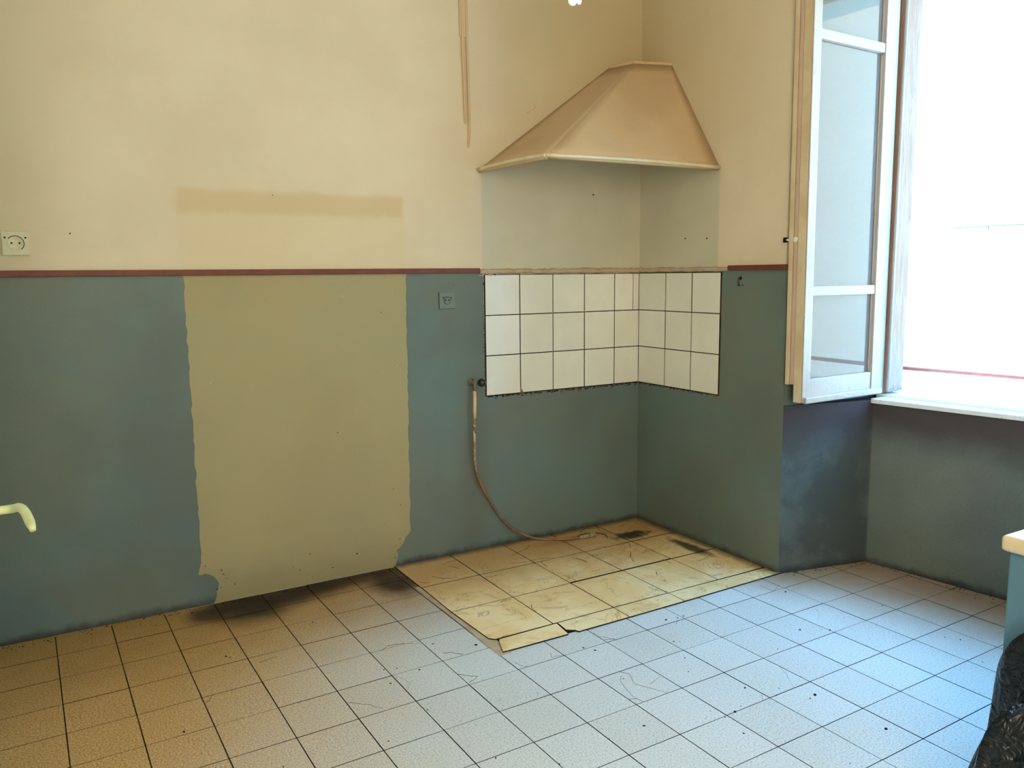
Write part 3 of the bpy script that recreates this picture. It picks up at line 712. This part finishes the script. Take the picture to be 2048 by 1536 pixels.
# ---------------- plaster cooker hood in the corner
hood = thing('extractor_hood', 'cream plaster cooker hood sloping out of the corner above the wall tiles', 'cooker hood', (-0.5, -0.3, 1.9))
L_, F_, R_ = Vector((-1.005, 0, 1.895)), Vector((-0.965, -0.545, 1.895)), Vector((0, -0.600, 1.892))
TL, TF, TR = Vector((-0.224, 0, 2.455)), Vector((-0.170, -0.150, 2.455)), Vector((0, -0.242, 2.445))
bm = bmesh.new()
def panel_grid(bm, a, b, c, d, n, t):
    """bowed sheet a-b (bottom) to d-c (top), thickness t"""
    nrm = (b - a).cross(d - a).normalized()
    if nrm.y > 0 or nrm.z < 0: nrm = -nrm if nrm.z < 0 else nrm
    V = [[None] * (n + 1) for _ in range(n + 1)]; W_ = [[None] * (n + 1) for _ in range(n + 1)]
    for i in range(n + 1):
        for j in range(n + 1):
            u, v = i / n, j / n
            p = a.lerp(b, u).lerp(d.lerp(c, u), v)
            bow = 0.012 * math.sin(math.pi * u) * math.sin(math.pi * v)
            V[i][j] = bm.verts.new(p - nrm * bow); W_[i][j] = bm.verts.new(p - nrm * (bow + t))
    for i in range(n):
        for j in range(n):
            bm.faces.new((V[i][j], V[i + 1][j], V[i + 1][j + 1], V[i][j + 1])); bm.faces.new((W_[i][j], W_[i][j + 1], W_[i + 1][j + 1], W_[i + 1][j]))
    for i in range(n):
        bm.faces.new((V[i][0], W_[i][0], W_[i + 1][0], V[i + 1][0])); bm.faces.new((V[i][n], V[i + 1][n], W_[i + 1][n], W_[i][n]))
        bm.faces.new((V[0][i], V[0][i + 1], W_[0][i + 1], W_[0][i])); bm.faces.new((V[n][i], W_[n][i], W_[n][i + 1], V[n][i + 1]))
panel_grid(bm, L_, F_, TF, TL, 8, 0.014)
part('left_panel', bm, M['hood'], hood, True)
bm = bmesh.new(); panel_grid(bm, F_, R_, TR, TF, 10, 0.014)
part('right_panel', bm, M['hood'], hood, True)
bm = bmesh.new(); a = [bm.verts.new(v) for v in (TL, TF, TR, Vector((0, 0, 2.455)))]; b = [bm.verts.new(v.co + Vector((0, 0, 0.012))) for v in a]
bm.faces.new(a); bm.faces.new(b)
for k in range(4): bm.faces.new((a[k], a[(k + 1) % 4], b[(k + 1) % 4], b[k]))
part('top_slab', bm, M['hood'], hood)
bm = bmesh.new()
def lip(bm, p, q, n=12):
    pts = []
    for k in range(n + 1):
        t = k / n; v = p.lerp(q, t); v.z += 0.006 * math.sin(math.pi * t); pts.append(v)
    tube(bm, pts, 0.0085, 8)
lip(bm, L_ + Vector((0, -.004, .004)), F_ + Vector((0, 0, .004)))
part('rim', bm, M['hood_rim'], hood, True, 'pale raised rim along the lower edge')
bm = bmesh.new(); lip(bm, F_ + Vector((.004, 0, .005)), R_ + Vector((-.004, 0, .004)))
part('rim', bm, M['hood_rim'], hood, True, 'pale raised rim along the lower edge')

# ---------------- pipes painted into the back wall
cond = thing('cable_conduit', 'pair of thin cream painted cables running down the back wall left of the hood', 'cable', (-1.06, 0, 2.3))
bm = bmesh.new(); tube(bm, spline([(-1.082, -0.005, 3.29), (-1.080, -0.005, 2.7), (-1.072, -0.005, 2.3), (-1.068, -0.004, 2.14), (-1.066, 0.004, 2.11)]), 0.0062, 10)
part('cable', bm, M['hood'], cond, True)
bm = bmesh.new(); tube(bm, spline([(-1.056, -0.005, 3.29), (-1.055, -0.005, 2.7), (-1.050, -0.006, 2.35), (-1.048, -0.005, 2.12), (-1.051, -0.004, 2.03), (-1.054, 0.004, 2.0)]), 0.0062, 10)
part('cable', bm, M['hood'], cond, True)
bm = bmesh.new(); box(bm, (-1.090, -0.006, 2.50), (-1.046, 0.0, 3.29), 0.003)
part('cover_strip', bm, M['hood'], cond)

# ---------------- sockets
def socket(name, cx, cz, w_, h_, mat, label, rr, bare):
    t = thing(name, label, 'socket', (cx, 0, cz))
    bm = bmesh.new(); box(bm, (cx - w_ / 2, -0.009, cz - h_ / 2), (cx + w_ / 2, 0, cz + h_ / 2), 0.003, 2); part('plate', bm, mat, t)
    dy = -0.009
    bm = bmesh.new(); lathe(bm, [(rr * 1.0, 0.0), (rr * 1.0, 0.0022), (rr * .94, 0.0024), (rr * .90, 0.0010), (rr * .1, 0.0010)], (cx, dy + 0.0004, cz), (0, -1, 0), 28); part('recess_ring', bm, mat, t, True)
    bm = bmesh.new(); a0, a1 = (-0.9, 5.0) if bare else (-0.9, 2.5)
    tube(bm, [(cx + rr * 1.05 * math.cos(a0 + (a1 - a0) * q / 26), dy, cz + rr * 1.05 * math.sin(a0 + (a1 - a0) * q / 26)) for q in range(27)], 0.0014, 6); part('dark_ring', bm, M['dark'], t, label='dark ring round the outlet')  # thin dark ring laid on the plate
    for s in (-1, 1):
        bm = bmesh.new(); lathe(bm, [(0.0034, 0), (0.0034, 0.0012), (0.001, 0.0012)], (cx + s * rr * .48, dy - 0.0006, cz + .001), (0, -1, 0), 12); part('pin_hole', bm, M['dark'], t)
        bm = bmesh.new(); lathe(bm, [(0.0034, 0), (0.0034, 0.001), (0.001, 0.001)], (cx + s * rr * 1.25, dy - 0.0002, cz + rr * .80), (0, -1, 0), 12); part('screw', bm, M['dark'], t)
    if bare:
        bm = bmesh.new()
        tube(bm, [(cx - w_ / 2, dy + .006, cz - h_ / 2), (cx + w_ / 2, dy + .006, cz - h_ / 2)], 0.0014, 6); tube(bm, [(cx + w_ / 2, dy + .006, cz - h_ / 2), (cx + w_ / 2, dy + .006, cz + h_ / 2)], 0.0014, 6)
        tube(bm, [(cx - w_ / 2, dy + .006, cz - h_ / 2), (cx - w_ / 2, dy + .006, cz + h_ / 2)], 0.0009, 6)
        part('edge_gap', bm, M['dark'], t, label='dark dirty outline of the plate')
    return t
socket('wall_socket', -2.938, 1.527, 0.088, 0.088, M['socket_cream'], 'cream wall socket painted over, above the red rail at the far left', 0.026, False)
socket('wall_socket', -1.184, 1.275, 0.082, 0.080, M['socket_green'], 'grey-green wall socket below the red rail, left of the wall tiles', 0.017, True)

# ---------------- gas tap and bent copper pipe
tap = thing('gas_tap', 'small gas tap with round black knob left of the wall tiles', 'tap', (-1.05, 0, 0.866))
bm = bmesh.new(); lathe(bm, [(0.020, 0), (0.020, 0.006), (0.012, 0.010), (0.010, 0.030), (0.011, 0.034)], (-1.058, 0, 0.868), (0, -1, 0), 18); part('wall_flange', bm, M['brass'], tap, True)
bm = bmesh.new(); tube(bm, [(-1.052, -0.030, 0.885), (-1.052, -0.030, 0.862), (-1.052, -0.028, 0.84), (-1.052, -0.026, 0.822)], [0.009, 0.011, 0.009, 0.008], 14); part('tap_body', bm, M['brass'], tap, True)
bm = bmesh.new(); tube(bm, [(-1.050, -0.030, 0.869), (-1.030, -0.046, 0.869)], 0.006, 10); part('stem', bm, M['brass'], tap, True)
bm = bmesh.new(); bmesh.ops.create_uvsphere(bm, u_segments=28, v_segments=18, radius=0.0205, matrix=Matrix.Translation((-1.026, -0.052, 0.869))); part('knob', bm, M['black_knob'], tap, True, 'glossy round black knob')
pipe = thing('gas_pipe', 'thin bent copper gas pipe with flaking paint hanging from the tap to the vinyl tiles', 'pipe', (-1.05, -0.02, 0.80))
bm = bmesh.new(); tube(bm, [(-1.053, -0.026, 0.828), (-1.053, -0.026, 0.78), (-1.055, -0.026, 0.725), (-1.055, -0.026, 0.69)], [0.0088, 0.0092, 0.0088, 0.0078], 14); part('sleeve', bm, M['painted_pipe'], pipe, True, 'peach painted sleeve at the top of the pipe')
pth = spline([(-1.055, -0.026, 0.70), (-1.057, -0.024, 0.60), (-1.055, -0.020, 0.50), (-1.044, -0.018, 0.41), (-1.015, -0.016, 0.335), (-0.965, -0.015, 0.245), (-0.900, -0.015, 0.145), (-0.840, -0.018, 0.085), (-0.770, -0.026, 0.040), (-0.712, -0.052, 0.018), (-0.640, -0.098, 0.0135), (-0.560, -0.138, 0.0135), (-0.490, -0.155, 0.0135)], 7)
bm = bmesh.new(); tube(bm, pth, [0.0074 if k < 30 else 0.0066 for k in range(len(pth))], 12); part('copper_tube', bm, M['copper'], pipe, True)
bm = bmesh.new(); pts = spline([(-0.510, -0.150, 0.014), (-0.475, -0.158, 0.017), (-0.440, -0.160, 0.019), (-0.415, -0.158, 0.016)], 5); tube(bm, pts, [0.009 + 0.004 * abs(math.sin(k * 1.3)) for k in range(len(pts))], 12); part('taped_end', bm, M['tape'], pipe, True, 'crumpled grubby tape wrapped round the end')
bm = bmesh.new(); tube(bm, spline([(-0.53, -0.140, 0.0095), (-0.47, -0.105, 0.0095), (-0.41, -0.105, 0.0095), (-0.37, -0.13, 0.0095), (-0.355, -0.17, 0.0095), (-0.37, -0.20, 0.0095)], 6), 0.0022, 6); part('loose_wire', bm, M['rust'], pipe, True)

# ---------------- nails, hook, small marks
def nail(name, loc, nrm, r, label, cat='nail', L=0.008):
    bm = bmesh.new(); lathe(bm, [(r * .5, 0), (r * .5, L * .7), (r, L * .7), (r * .8, L), (r * .2, L)], loc, nrm, 10)
    o = bm_obj(name, bm, M['rust'], None, True); return tag(o, label, cat)
nail('wall_nail', (-0.321, 0, 1.807), (0.3, -1, 0), 0.004, 'bent nail in the back wall under the hood')
nail('wall_nail', (0, -0.369, 1.569), (-1, 0, 0), 0.0035, 'left one of the two nails above the right-hand tiles')
nail('wall_nail', (0, -0.523, 1.563), (-1, 0, 0), 0.0035, 'right one of the two nails above the right-hand tiles')
nail('wall_nail', (-2.759, 0, 1.566), (0, -1, 0), 0.003, 'tiny nail beside the painted-over socket at far left')
hook = thing('wall_hook', 'rusty hook stub right of the wall tiles under the short rail', 'hook', (0, -0.752, 1.35))
bm = bmesh.new(); lathe(bm, [(0.009, 0), (0.009, 0.002), (0.003, 0.003)], (0, -0.751, 1.368), (-1, 0, 0), 12); part('back_plate', bm, M['dark'], hook)
bm = bmesh.new(); tube(bm, [(-0.002, -0.752, 1.372), (-0.016, -0.752, 1.366), (-0.017, -0.752, 1.345), (-0.010, -0.753, 1.332)], 0.0032, 8); part('hook_arm', bm, M['rust'], hook, True)
bm = bmesh.new(); crumb(bm, -0.002, -0.738, 1.334, 0.005); crumb(bm, -0.002, -0.765, 1.334, 0.005); part('screw', bm, M['dark'], hook)
bm = bmesh.new(); tube(bm, [(-0.722, -0.001, 2.188), (-0.690, -0.003, 2.205), (-0.676, -0.003, 2.215), (-0.678, -0.001, 2.235)], 0.0022, 6)
part('paint_flake', bm, M['hood'], wall_back, world=False)

# ---------------- window opening
bm = bmesh.new()
prism(bm, [(Wp(-1.12) - 0.012, -1.135), (0.575, -1.135), (0.70, -2.44), (Wp(-2.44) - 0.012, -2.44)], SILL - 0.022, SILL, 0.004)
sill = struct(bm_obj('window_1', bm, M['sill']), 'open window with its white sill, worn jamb and bottom rail', 'window')
bm = bmesh.new(); prism(bm, [(0.560, -1.10), (0.92, -1.10), (0.92, -2.44), (0.725, -2.44)], SILL - 0.022, SILL + 0.012, 0.003)
part('outer_sill', bm, M['sill'], sill, world=False)
JX0, JX1, JY = 0.566, 0.684, -1.152
bm = bmesh.new(); box(bm, (JX0, JY, SILL + 0.022), (JX1, -1.066, 2.80), 0.004)
part('jamb', bm, M['jamb'], sill, label='weathered pinkish wooden jamb post', world=False)
bm = bmesh.new(); tube(bm, [(JX0 + 0.003, JY - 0.001, SILL + 0.03), (JX0 + 0.003, JY - 0.001, 2.80)], 0.008, 8)
part('rebate_bead', bm, M['white'], sill, True, world=False)
bm = bmesh.new(); box(bm, (0.66, -2.42, 0.822), (0.78, -2.36, 2.80), 0.004)
part('jamb', bm, M['jamb'], sill, world=False)
bm = bmesh.new(); box(bm, (0.60, -2.42, 2.76), (0.78, -1.07, 2.80), 0.004)
part('head_rail', bm, M['white'], sill, world=False)
bm = bmesh.new()
for k in range(40): crumb(bm, random.uniform(JX0, JX1), JY - 0.001, SILL + 0.025 + abs(random.gauss(0, .012)), 0.005)
part('paint_flake', bm, M['white'], sill, kind='stuff', world=False)

# casement, opened into the room; local frame: origin at the hinge foot, -x towards the free edge
H = Vector((0.560, -1.136, 0.0)); Fp = Vector((-0.030, -1.158, 0.0))
CW = (Fp - H).length; ang = math.atan2(-(Fp - H).y, -(Fp - H).x)
case = thing('window_casement', 'open white casement leaf with three panes and peeling paint, left of the window opening', 'window leaf', (H.x, H.y, 0.0))
LEAN = 0.0088
case.rotation_euler = (0, 0, ang)
def cb(name, lo, hi, mat, bev=0.003, label=None, parent=case, sub=0):
    bm = bmesh.new(); box(bm, lo, hi, bev, 2)
    for v in bm.verts: v.co.x -= LEAN * (v.co.z - 0.82)
    o = bm_obj(name, bm, mat, parent)
    if label: o['label'] = label
    return o
B0, B1 = 0.819, 2.68; T0, T1 = 0.0, 0.042       # bottom/top, outer face (towards camera) / inner face
cb('stile', (-CW, T0, B0 + 0.006), (-CW + 0.052, T1, B1), M['white'], label='free-edge stile')
cb('stile', (-0.092, T0, B0), (0.0, T1, B1), M['white'], label='hinge-side stile')
cb('bottom_rail', (-CW + 0.052, T0 + 0.006, B0), (-0.092, T1, B0 + 0.106), M['white'])
cb('weather_bar', (-CW + 0.006, T0 - 0.016, B0 + 0.001), (-0.03, T0 + 0.006, B0 + 0.030), M['white'], 0.006)
cb('top_rail', (-CW + 0.052, T0 + 0.004, B1 - 0.08), (-0.092, T1, B1), M['white'])
cb('glazing_bar', (-CW + 0.050, T0 + 0.004, 1.289), (-0.090, T1 - 0.008, 1.331), M['white'], 0.006)
cb('glazing_bar', (-CW + 0.050, T0 + 0.004, 2.356), (-0.090, T1 - 0.008, 2.398), M['white'], 0.006)
cb('edge_strip', (-CW - 0.0025, T0 + 0.008, B0 + 0.004), (-CW + 0.001, T1 + 0.004, B1), M['tan_edge'], 0.0008, 'tan unpainted closing edge')
for z0, z1 in ((B0 + 0.102, 1.291), (1.329, 2.358), (2.396, B1 - 0.078)):
    bm = bmesh.new(); box(bm, (-CW + 0.050, 0.022, z0), (-0.090, 0.025, z1))
    for v in bm.verts: v.co.x -= LEAN * (v.co.z - 0.82)
    bm_obj('pane', bm, M['glass'], case)
    for xx in (-CW + 0.0535, -0.0935):
        bm = bmesh.new(); tube(bm, [(xx - LEAN * (z0 + (z1 - z0) * k / 14 - .82), 0.019 + random.uniform(-.001, .001), z0 + (z1 - z0) * k / 14) for k in range(15)], 0.0042, 6)
        bm_obj('putty_bead', bm, M['white'], case, True)
for z in (0.95, 1.75, 2.5):
    bm = bmesh.new(); tube(bm, [(0.004 - LEAN * (z - .82), 0.012, z - 0.05), (0.004 - LEAN * (z - .82), 0.012, z + 0.05)], 0.006, 10); bm_obj('hinge', bm, M['white'], case, True)

# inner shutter folded behind the casement
shut = thing('window_shutter', 'white panelled inner shutter folded flat behind the glazed casement', 'shutter', (H.x, H.y, 0.0))
shut.rotation_euler = (0, 0, ang)
S0, S1 = 0.900, 2.66
def sb(name, lo, hi, mat, bev=0.002, label=None): return cb(name, lo, hi, mat, bev, label, shut)
sb('front_leaf', (-CW + 0.002, 0.050, S0), (-0.125, 0.070, S1), M['shutter'], label='bluish white leaf next to the glass')
sb('back_leaf', (-CW - 0.002, 0.073, S0 - 0.002), (-0.20, 0.094, S1), M['tan_edge'], label='cream leaf on the wall side')
for z0, z1 in ((0.99, 1.40), (1.50, 2.05), (2.15, 2.56)):
    for lo, hi in (((-CW + 0.10, 0.046, z0), (-0.20, 0.050, z0 + 0.012)), ((-CW + 0.10, 0.046, z1), (-0.20, 0.050, z1 + 0.012)), ((-CW + 0.10, 0.046, z0), (-CW + 0.112, 0.050, z1)), ((-0.212, 0.046, z0), (-0.20, 0.050, z1 + 0.012))):
        sb('moulding', lo, hi, M['shutter'], 0.0015)
bm = bmesh.new(); lathe(bm, [(0.013, 0), (0.013, 0.003), (0.010, 0.0045), (0.004, 0.005)], (-CW + 0.001 - LEAN * .71, 0.060, 1.533), (-1, 0, 0), 20); bm_obj('latch_rosette', bm, M['bakelite'], shut, True)
bm = bmesh.new(); tube(bm, [(-CW + 0.004 - LEAN * .71, 0.090, 1.533), (-CW + 0.002 - LEAN * .71, 0.108, 1.533)], 0.006, 12); bm_obj('latch_stem', bm, M['tan_edge'], shut, True)
bm = bmesh.new(); box(bm, (-CW - 0.004 - LEAN * .71, 0.106, 1.522), (-CW + 0.010 - LEAN * .71, 0.124, 1.544), 0.003); bm_obj('latch_knob', bm, M['dark'], shut, True)['label'] = 'small dark square knob'

# red bar across the outside of the window
bar = thing('window_guard_bar', 'faded red iron bar across the outside of the window above the sill', 'bar', (0.80, -1.8, 0.92))
bm = bmesh.new(); tube(bm, [(0.800, -1.070, 0.917), (0.80, -1.7, 0.926), (0.80, -2.40, 0.936)], 0.0108, 12); part('rod', bm, M['red_bar'], bar, True)
bm = bmesh.new(); lathe(bm, [(0.015, 0), (0.015, 0.006), (0.009, 0.008)], (0.795, -1.068, 0.917), (0, -1, 0), 14); part('wall_anchor', bm, M['red_bar'], bar, True)

# ---------------- outside: sunlit house across the street
fac = thing('apartment_building', 'sunlit pale ochre building across the street seen through the window', 'building', (6.3, 1.0, -8.0))
bm = bmesh.new(); box(bm, (6.06, -9, -8.0), (7.0, 10, 4.75)); part('wall', bm, M['facade'], fac)
bm = bmesh.new(); box(bm, (5.8, -9.2, 4.75), (7.2, 10.2, 4.95), 0.03); part('cornice', bm, M['facade'], fac)
for yy in (-6.5, -3.4, -0.4, 1.50, 3.9, 6.4):
    for zz in (-6.2, -2.9, 0.45, 3.05):
        f = None
        bm = bmesh.new(); 
        for lo, hi in (((6.0, yy - .48, zz - .10), (6.10, yy + .48, zz)), ((6.0, yy - .48, zz + 1.42), (6.10, yy + .48, zz + 1.52)), ((6.0, yy - .48, zz), (6.1, yy - .40, zz + 1.42)), ((6.0, yy + .40, zz), (6.1, yy + .48, zz + 1.42))): box(bm, lo, hi)
        f = part('window', bm, M['facade'], fac)
        for s in (-1, 1):
            bm = bmesh.new(); box(bm, (6.02, min(yy + s * .01, yy + s * .39), zz + .01), (6.05, max(yy + s * .01, yy + s * .39), zz + 1.41))
            part('shutter', bm, M['facade_shutter'], f)
bm = bmesh.new(); box(bm, (0.9, -14, -8.2), (12, 14, -8.0))
struct(bm_obj('street', bm, M['stone']), 'street far below the window', 'ground')

# ---------------- masonry counter at the right edge
KX, KY = -0.735, -2.405
cnt = thing('masonry_counter', 'teal painted masonry counter with cream stone top at the right edge', 'counter', (-0.2, -2.9, 0))
bm = bmesh.new(); box(bm, (KX + 0.02, -3.9, 0.001), (-0.002, KY - 0.012, 0.655), 0.006); part('body', bm, M['teal'], cnt)
bm = bmesh.new(); box(bm, (KX - 0.008, -3.93, 0.658), (-0.002, KY, 0.702), 0.016, 4); part('stone_top', bm, M['marble'], cnt, True)

# ---------------- bin bags
def bag(name, c, z0, rx, ry, h, seed, label, lean=(0, 0), flat=0.8):
    rnd = random.Random(seed); bm = bmesh.new(); NU, NV = 96, 56
    ph = [(rnd.randint(2, 4), rnd.uniform(0, 6.28), rnd.uniform(.02, .05)) for _ in range(3)] + [(rnd.randint(7, 19), rnd.uniform(0, 6.28), rnd.uniform(.010, .024)) for _ in range(6)]
    rings = []
    for v in range(NV + 1):
        t = v / NV
        s = max(0.015, (math.sin(min(1, t / 0.22) * math.pi / 2) ** .55) * (1 - 0.20 * t) * (max(0.0, 1 - max(0.0, (t - flat) / (1 - flat)) ** 2.2) ** .5))
        row = []
        for u in range(NU):
            a = 2 * math.pi * u / NU
            k = 1 + sum(am * (0.8 + 1.5 * t * t) * math.sin(n * a + p + (2.4 * t if i % 2 else -2.9 * t)) for i, (n, p, am) in enumerate(ph))
            zz = z0 + h * t * (1 + 0.05 * math.sin(2 * a + seed) * t)
            row.append(bm.verts.new((c[0] + rx * s * k * math.cos(a) + lean[0] * t * t, c[1] + ry * s * k * math.sin(a) + lean[1] * t * t, zz)))
        rings.append(row)
    for v in range(NV):
        for u in range(NU): bm.faces.new((rings[v][u], rings[v][(u + 1) % NU], rings[v + 1][(u + 1) % NU], rings[v + 1][u]))
    bm.faces.new(rings[0][::-1]); bm.faces.new(rings[-1])
    t = thing(name, label, 'bag', (c[0], c[1], z0))
    part('sack', bm, M['bag'], t, True)
    tx, ty, tz = c[0] + lean[0], c[1] + lean[1], z0 + h
    bm = bmesh.new(); prev = None
    for k in range(13):
        q = k / 12; w_ = 0.012 + 0.035 * q
        row = [bm.verts.new((tx + w_ * math.cos(2 * math.pi * j / 20) * (1 + .35 * math.sin(j * 3.1 + q)), ty + 0.6 * w_ * math.sin(2 * math.pi * j / 20) * (1 + .35 * math.sin(j * 2.3 + 2 * q)), tz - 0.02 + 0.055 * q + 0.008 * math.sin(j * 1.7) * q)) for j in range(20)]
        if prev:
            for j in range(20): bm.faces.new((prev[j], prev[(j + 1) % 20], row[(j + 1) % 20], row[j]))
        prev = row
    part('gathered_neck', bm, M['bag'], t, True)
    return t
bag('bin_bag', (-1.055, -2.75), 0.002, 0.142, 0.232, 0.455, 3, 'wide black bin bag in front, its rounded shoulder in the lower right corner', lean=(0.02, -0.04), flat=0.80)
bag('bin_bag', (-0.812, -2.585), 0.002, 0.080, 0.142, 0.50, 11, 'narrow upright black bin bag standing close against the counter front', lean=(0.0, -0.02), flat=0.66)

# ---------------- open door at far left with its lever handle
door = thing('door_leaf', 'open door leaf at the left edge of the room, only its lever handle in view', 'door', (-3.14, -1.45, 0.0))
door.rotation_euler = (0, 0, 0.15)
bm = bmesh.new(); box(bm, (-0.02, -0.86, 0.008), (0.018, 0.0, 2.05), 0.003); bm_obj('panel', bm, M['door'], door)
bm = bmesh.new(); box(bm, (0.018, -0.80, 0.94), (0.022, -0.76, 1.16), 0.001); pl = bm_obj('back_plate', bm, M['brass'], door)
inv = (Matrix.Translation(door.location) @ Matrix.Rotation(0.15, 4, 'Z')).inverted()
def hp(px, py, d): return inv @ (CP + ray(px, py) * d)
P0 = Vector((0.022, -0.79, 1.075))
q1 = hp(14, 1019, 1.36); q2 = hp(38, 1015, 1.34); q3 = hp(50, 1024, 1.32); q4 = hp(58, 1040, 1.30); q5 = hp(63, 1052, 1.285); q6 = hp(66, 1061, 1.28)
bm = bmesh.new(); pp = spline([Vector((0.022, q1.y, q1.z + 0.004)), q1, q2, q3, q4, q5, q6], 6)
tube(bm, pp, [0.0074 if k < 26 else 0.0074 - 0.0030 * (k - 26) / 10 for k in range(len(pp))], 16)
o = bm_obj('lever_handle', bm, M['handle'], door, True); o['label'] = 'pale yellow-green curved lever handle'

# ---------------- ceiling bulb
bc = CP + ray(1150, -14) * 2.35
blb = thing('hanging_bulb', 'white lit energy-saving bulb hanging at the top edge of the picture', 'bulb', (bc.x, bc.y, CZ))
for k in range(3):
    a = R(90 + 120 * k); dx, dy = 0.0125 * math.cos(a), 0.0125 * math.sin(a); tx, ty = -math.sin(a) * .0075, math.cos(a) * .0075
    bm = bmesh.new(); pts = [(bc.x + dx + tx, bc.y + dy + ty, bc.z + .10)] + [(bc.x + dx + tx * math.cos(b), bc.y + dy + ty * math.cos(b), bc.z - 0.018 - 0.0075 * math.sin(b)) for b in [math.pi * s / 8 for s in range(9)]] + [(bc.x + dx - tx, bc.y + dy - ty, bc.z + .10)]
    tube(bm, pts, 0.0062, 12); part('glass_tube', bm, M['bulb'], blb, True)
bm = bmesh.new(); lathe(bm, [(0.024, 0), (0.026, .01), (0.026, .03), (0.016, .05), (0.016, .09), (0.004, .10)], (bc.x, bc.y, bc.z + .095), (0, 0, 1), 20); part('lamp_base', bm, M['bakelite'], blb, True)
bm = bmesh.new(); tube(bm, [(bc.x, bc.y, bc.z + .19), (bc.x, bc.y, CZ - .01)], 0.003, 8); part('cord', bm, M['bakelite'], blb, True)
bm = bmesh.new(); lathe(bm, [(0.045, 0), (0.04, .012), (0.012, .03), (0.005, .034)], (bc.x, bc.y, CZ), (0, 0, -1), 20); part('ceiling_rose', bm, M['bakelite'], blb, True)
